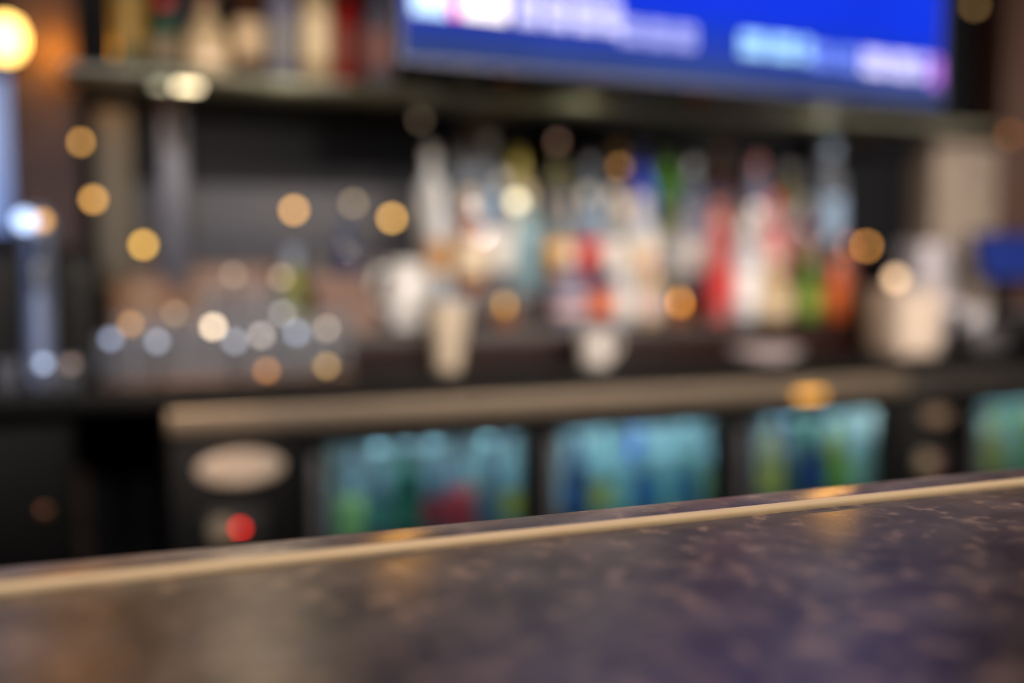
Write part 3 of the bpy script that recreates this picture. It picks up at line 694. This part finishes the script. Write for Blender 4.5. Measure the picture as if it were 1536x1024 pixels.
def strip_lamp(px, py, Y, w_, h_, rgb, st, label):  # edge highlight, added as a glowing strip
    p = at(px, py, Y); t = thing('strip_lamp', label, 'lamp', p)  # edge highlight added as a glowing strip
    obj('diffuser', BX(-w_ / 2, w_ / 2, -.006, 0, -h_ / 2, h_ / 2, bev=.002), glow('strip_%d_%d_%d' % rgb, rgb, st), t)  # glowing strip standing for the highlight
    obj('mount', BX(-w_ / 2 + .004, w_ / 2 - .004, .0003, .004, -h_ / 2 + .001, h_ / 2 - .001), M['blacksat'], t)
strip_lamp(281, 130, 2.615, .055, .013, (255, 236, 190), 4.2, 'bright cream glint added as a glowing strip on the front edge of the glass shelf')
strip_lamp(240, 129, 2.615, .030, .012, (170, 168, 140), 2.0, 'dim glint added as a glowing strip beside the bright one on the shelf edge')
strip_lamp(1214, 592, FY - .040, .085, .014, (240, 170, 70), 2.6, 'amber glint added as a glowing strip on the steel band above the third cooler door')
# glints on the riser and shelf, added as lit candles
def tealight(loc, rgb, s, label):  # amber glint, added as a tealight
    t = thing('tealight', label, 'candle', loc, 0, 'glints added as candles in holders')
    obj('holder', LA([(.022, 0), (.025, .003), (.027, .045), (.025, .045), (.023, .005), (.002, .005)], close=False, seg=24), GL['amber'], t)  # holder of the added tealight
    obj('wax', LA([(.020, .006), (.020, .040), (.004, .041)], seg=20), P(230, 200, 160), t)  # wax of the added tealight
    obj('flame', LA([(.003, .0415), (.008, .050), (.009, .057), (.006, .068), (.001, .078)], seg=16), glow('flame_%d' % int(s * 10), rgb, s), t)  # glow standing for the amber glint
tealight((X(1020, 2.63, 470), 2.63, TZ[0]), (240, 160, 70), 6, 'amber glint added as a candle at the front of the lowest riser step')
tealight((X(757, 2.64, 470), 2.64, TZ[0]), (200, 150, 70), 3.5, 'dim amber glint added as a candle beside the tall white cup')
tealight((X(1048, 2.64, 150), 2.64, SZ), (236, 150, 76), 9, 'amber glint added as a candle on the glass shelf under the television')

# wall sconce
sp = at(8, 58, 2.80)
sn = thing('wall_sconce', 'bright glowing wall sconce on the brick pilaster at top left', 'wall lamp', sp)
obj('back_plate', BX(-.03, .03, .105, .1195, -.05, .05, bev=.004), P(60, 40, 24, rough=.3, metal=.6), sn)
obj('arm', tube(bmesh.new(), [(0, .105, -.03), (0, .05, -.06), (0, 0, -.055)], .006, 10), P(60, 40, 24, rough=.3, metal=.6), sn)
obj('lamp_shade', LA([(.012, -.05), (.03, -.04), (.042, -.012), (.042, .015), (.03, .04), (.01, .05)], seg=28), glow('warm_shade', (255, 205, 110), 6), sn)

# ------------------------------------------------------------------ lights
def spot(loc, target, power, rgb, size=90, rad=.05):
    l = bpy.data.lights.new('pendant_or_added_spot', 'SPOT'); l.energy = power; l.color = lin(*rgb)[:3]; l.spot_size = R(size); l.spot_blend = .8; l.shadow_soft_size = rad
    o = bpy.data.objects.new('pendant_or_added_spot', l); C.objects.link(o); o.location = loc
    o.rotation_euler = (Vector(target) - Vector(loc)).to_track_quat('-Z', 'Y').to_euler()
def point(loc, power, rgb, rad=.04):
    l = bpy.data.lights.new('lamp_or_added_light', 'POINT'); l.energy = power; l.color = lin(*rgb)[:3]; l.shadow_soft_size = rad
    o = bpy.data.objects.new('lamp_or_added_light', l); C.objects.link(o); o.location = loc
WARM = (255, 240, 226)
for xx, tx_, pw in ((-.6, .3, 115), (.5, 1.0, 140), (1.6, 1.6, 165), (2.6, 2.2, 165), (3.6, 3.0, 130)):  # unseen pendant spots on the customer side, placed to light the bottles
    spot((xx, -.3, 2.02), (tx_, 2.8, 1.42), pw, WARM, 60)
for xx in (.5, 1.3, 2.1):  # points added under the shelf, no fixture, brightening the bottle tops
    point((xx, 2.60, 1.69), .45, (248, 236, 214), .03)
for xx in (-.3, .7, 1.7, 2.7):          # unseen downlights added to brighten the bar top
    spot((xx, .35, 2.9), (xx, .6, 1.07), 54, (255, 226, 202), 75, .06)
for px, py, pw in ((600, 812, 1.3), (1240, 738, 1.6)):      # narrow golden beams, no lamp there, added for glints on the bar edge
    q = on(px, py, BARZ); d_ = Vector((q.x, q.y, 0)).normalized()
    g = (CAMZ - BARZ) / Vector((q.x, q.y, 0)).length
    src = q + d_ * 1.35 + Vector((0, 0, 1.35 * g))
    spot(src, q, pw, (255, 176, 60), 2.8, .02)
for px, pw in ((290, 45), (740, 3)):  # unseen spots added to brighten the steel band
    q = at(px, 625, FY - .04); spot((q.x - .1, 1.2, 1.75), q, pw, (255, 214, 170), 16, .04)
point((.35, 2.40, 1.62), 1.6, (255, 220, 180), .05)  # fill light added over the drinking glasses, no lamp there
point((sp.x + .11, 2.86, sp.z), 1.8, (255, 160, 34), .03)
spot((-1.2, .4, 2.6), (-.05, 2.5, 1.25), 70, (120, 170, 255), 30)  # unseen blue spot added to tint the beer tower

w = bpy.data.worlds.new('bar_room'); sc.world = w; w.use_nodes = True
bg = w.node_tree.nodes['Background']; bg.inputs[0].default_value = lin(150, 120, 98); bg.inputs[1].default_value = .07
sc.view_settings.view_transform = 'Standard'
sc.cycles.sample_clamp_indirect = 4
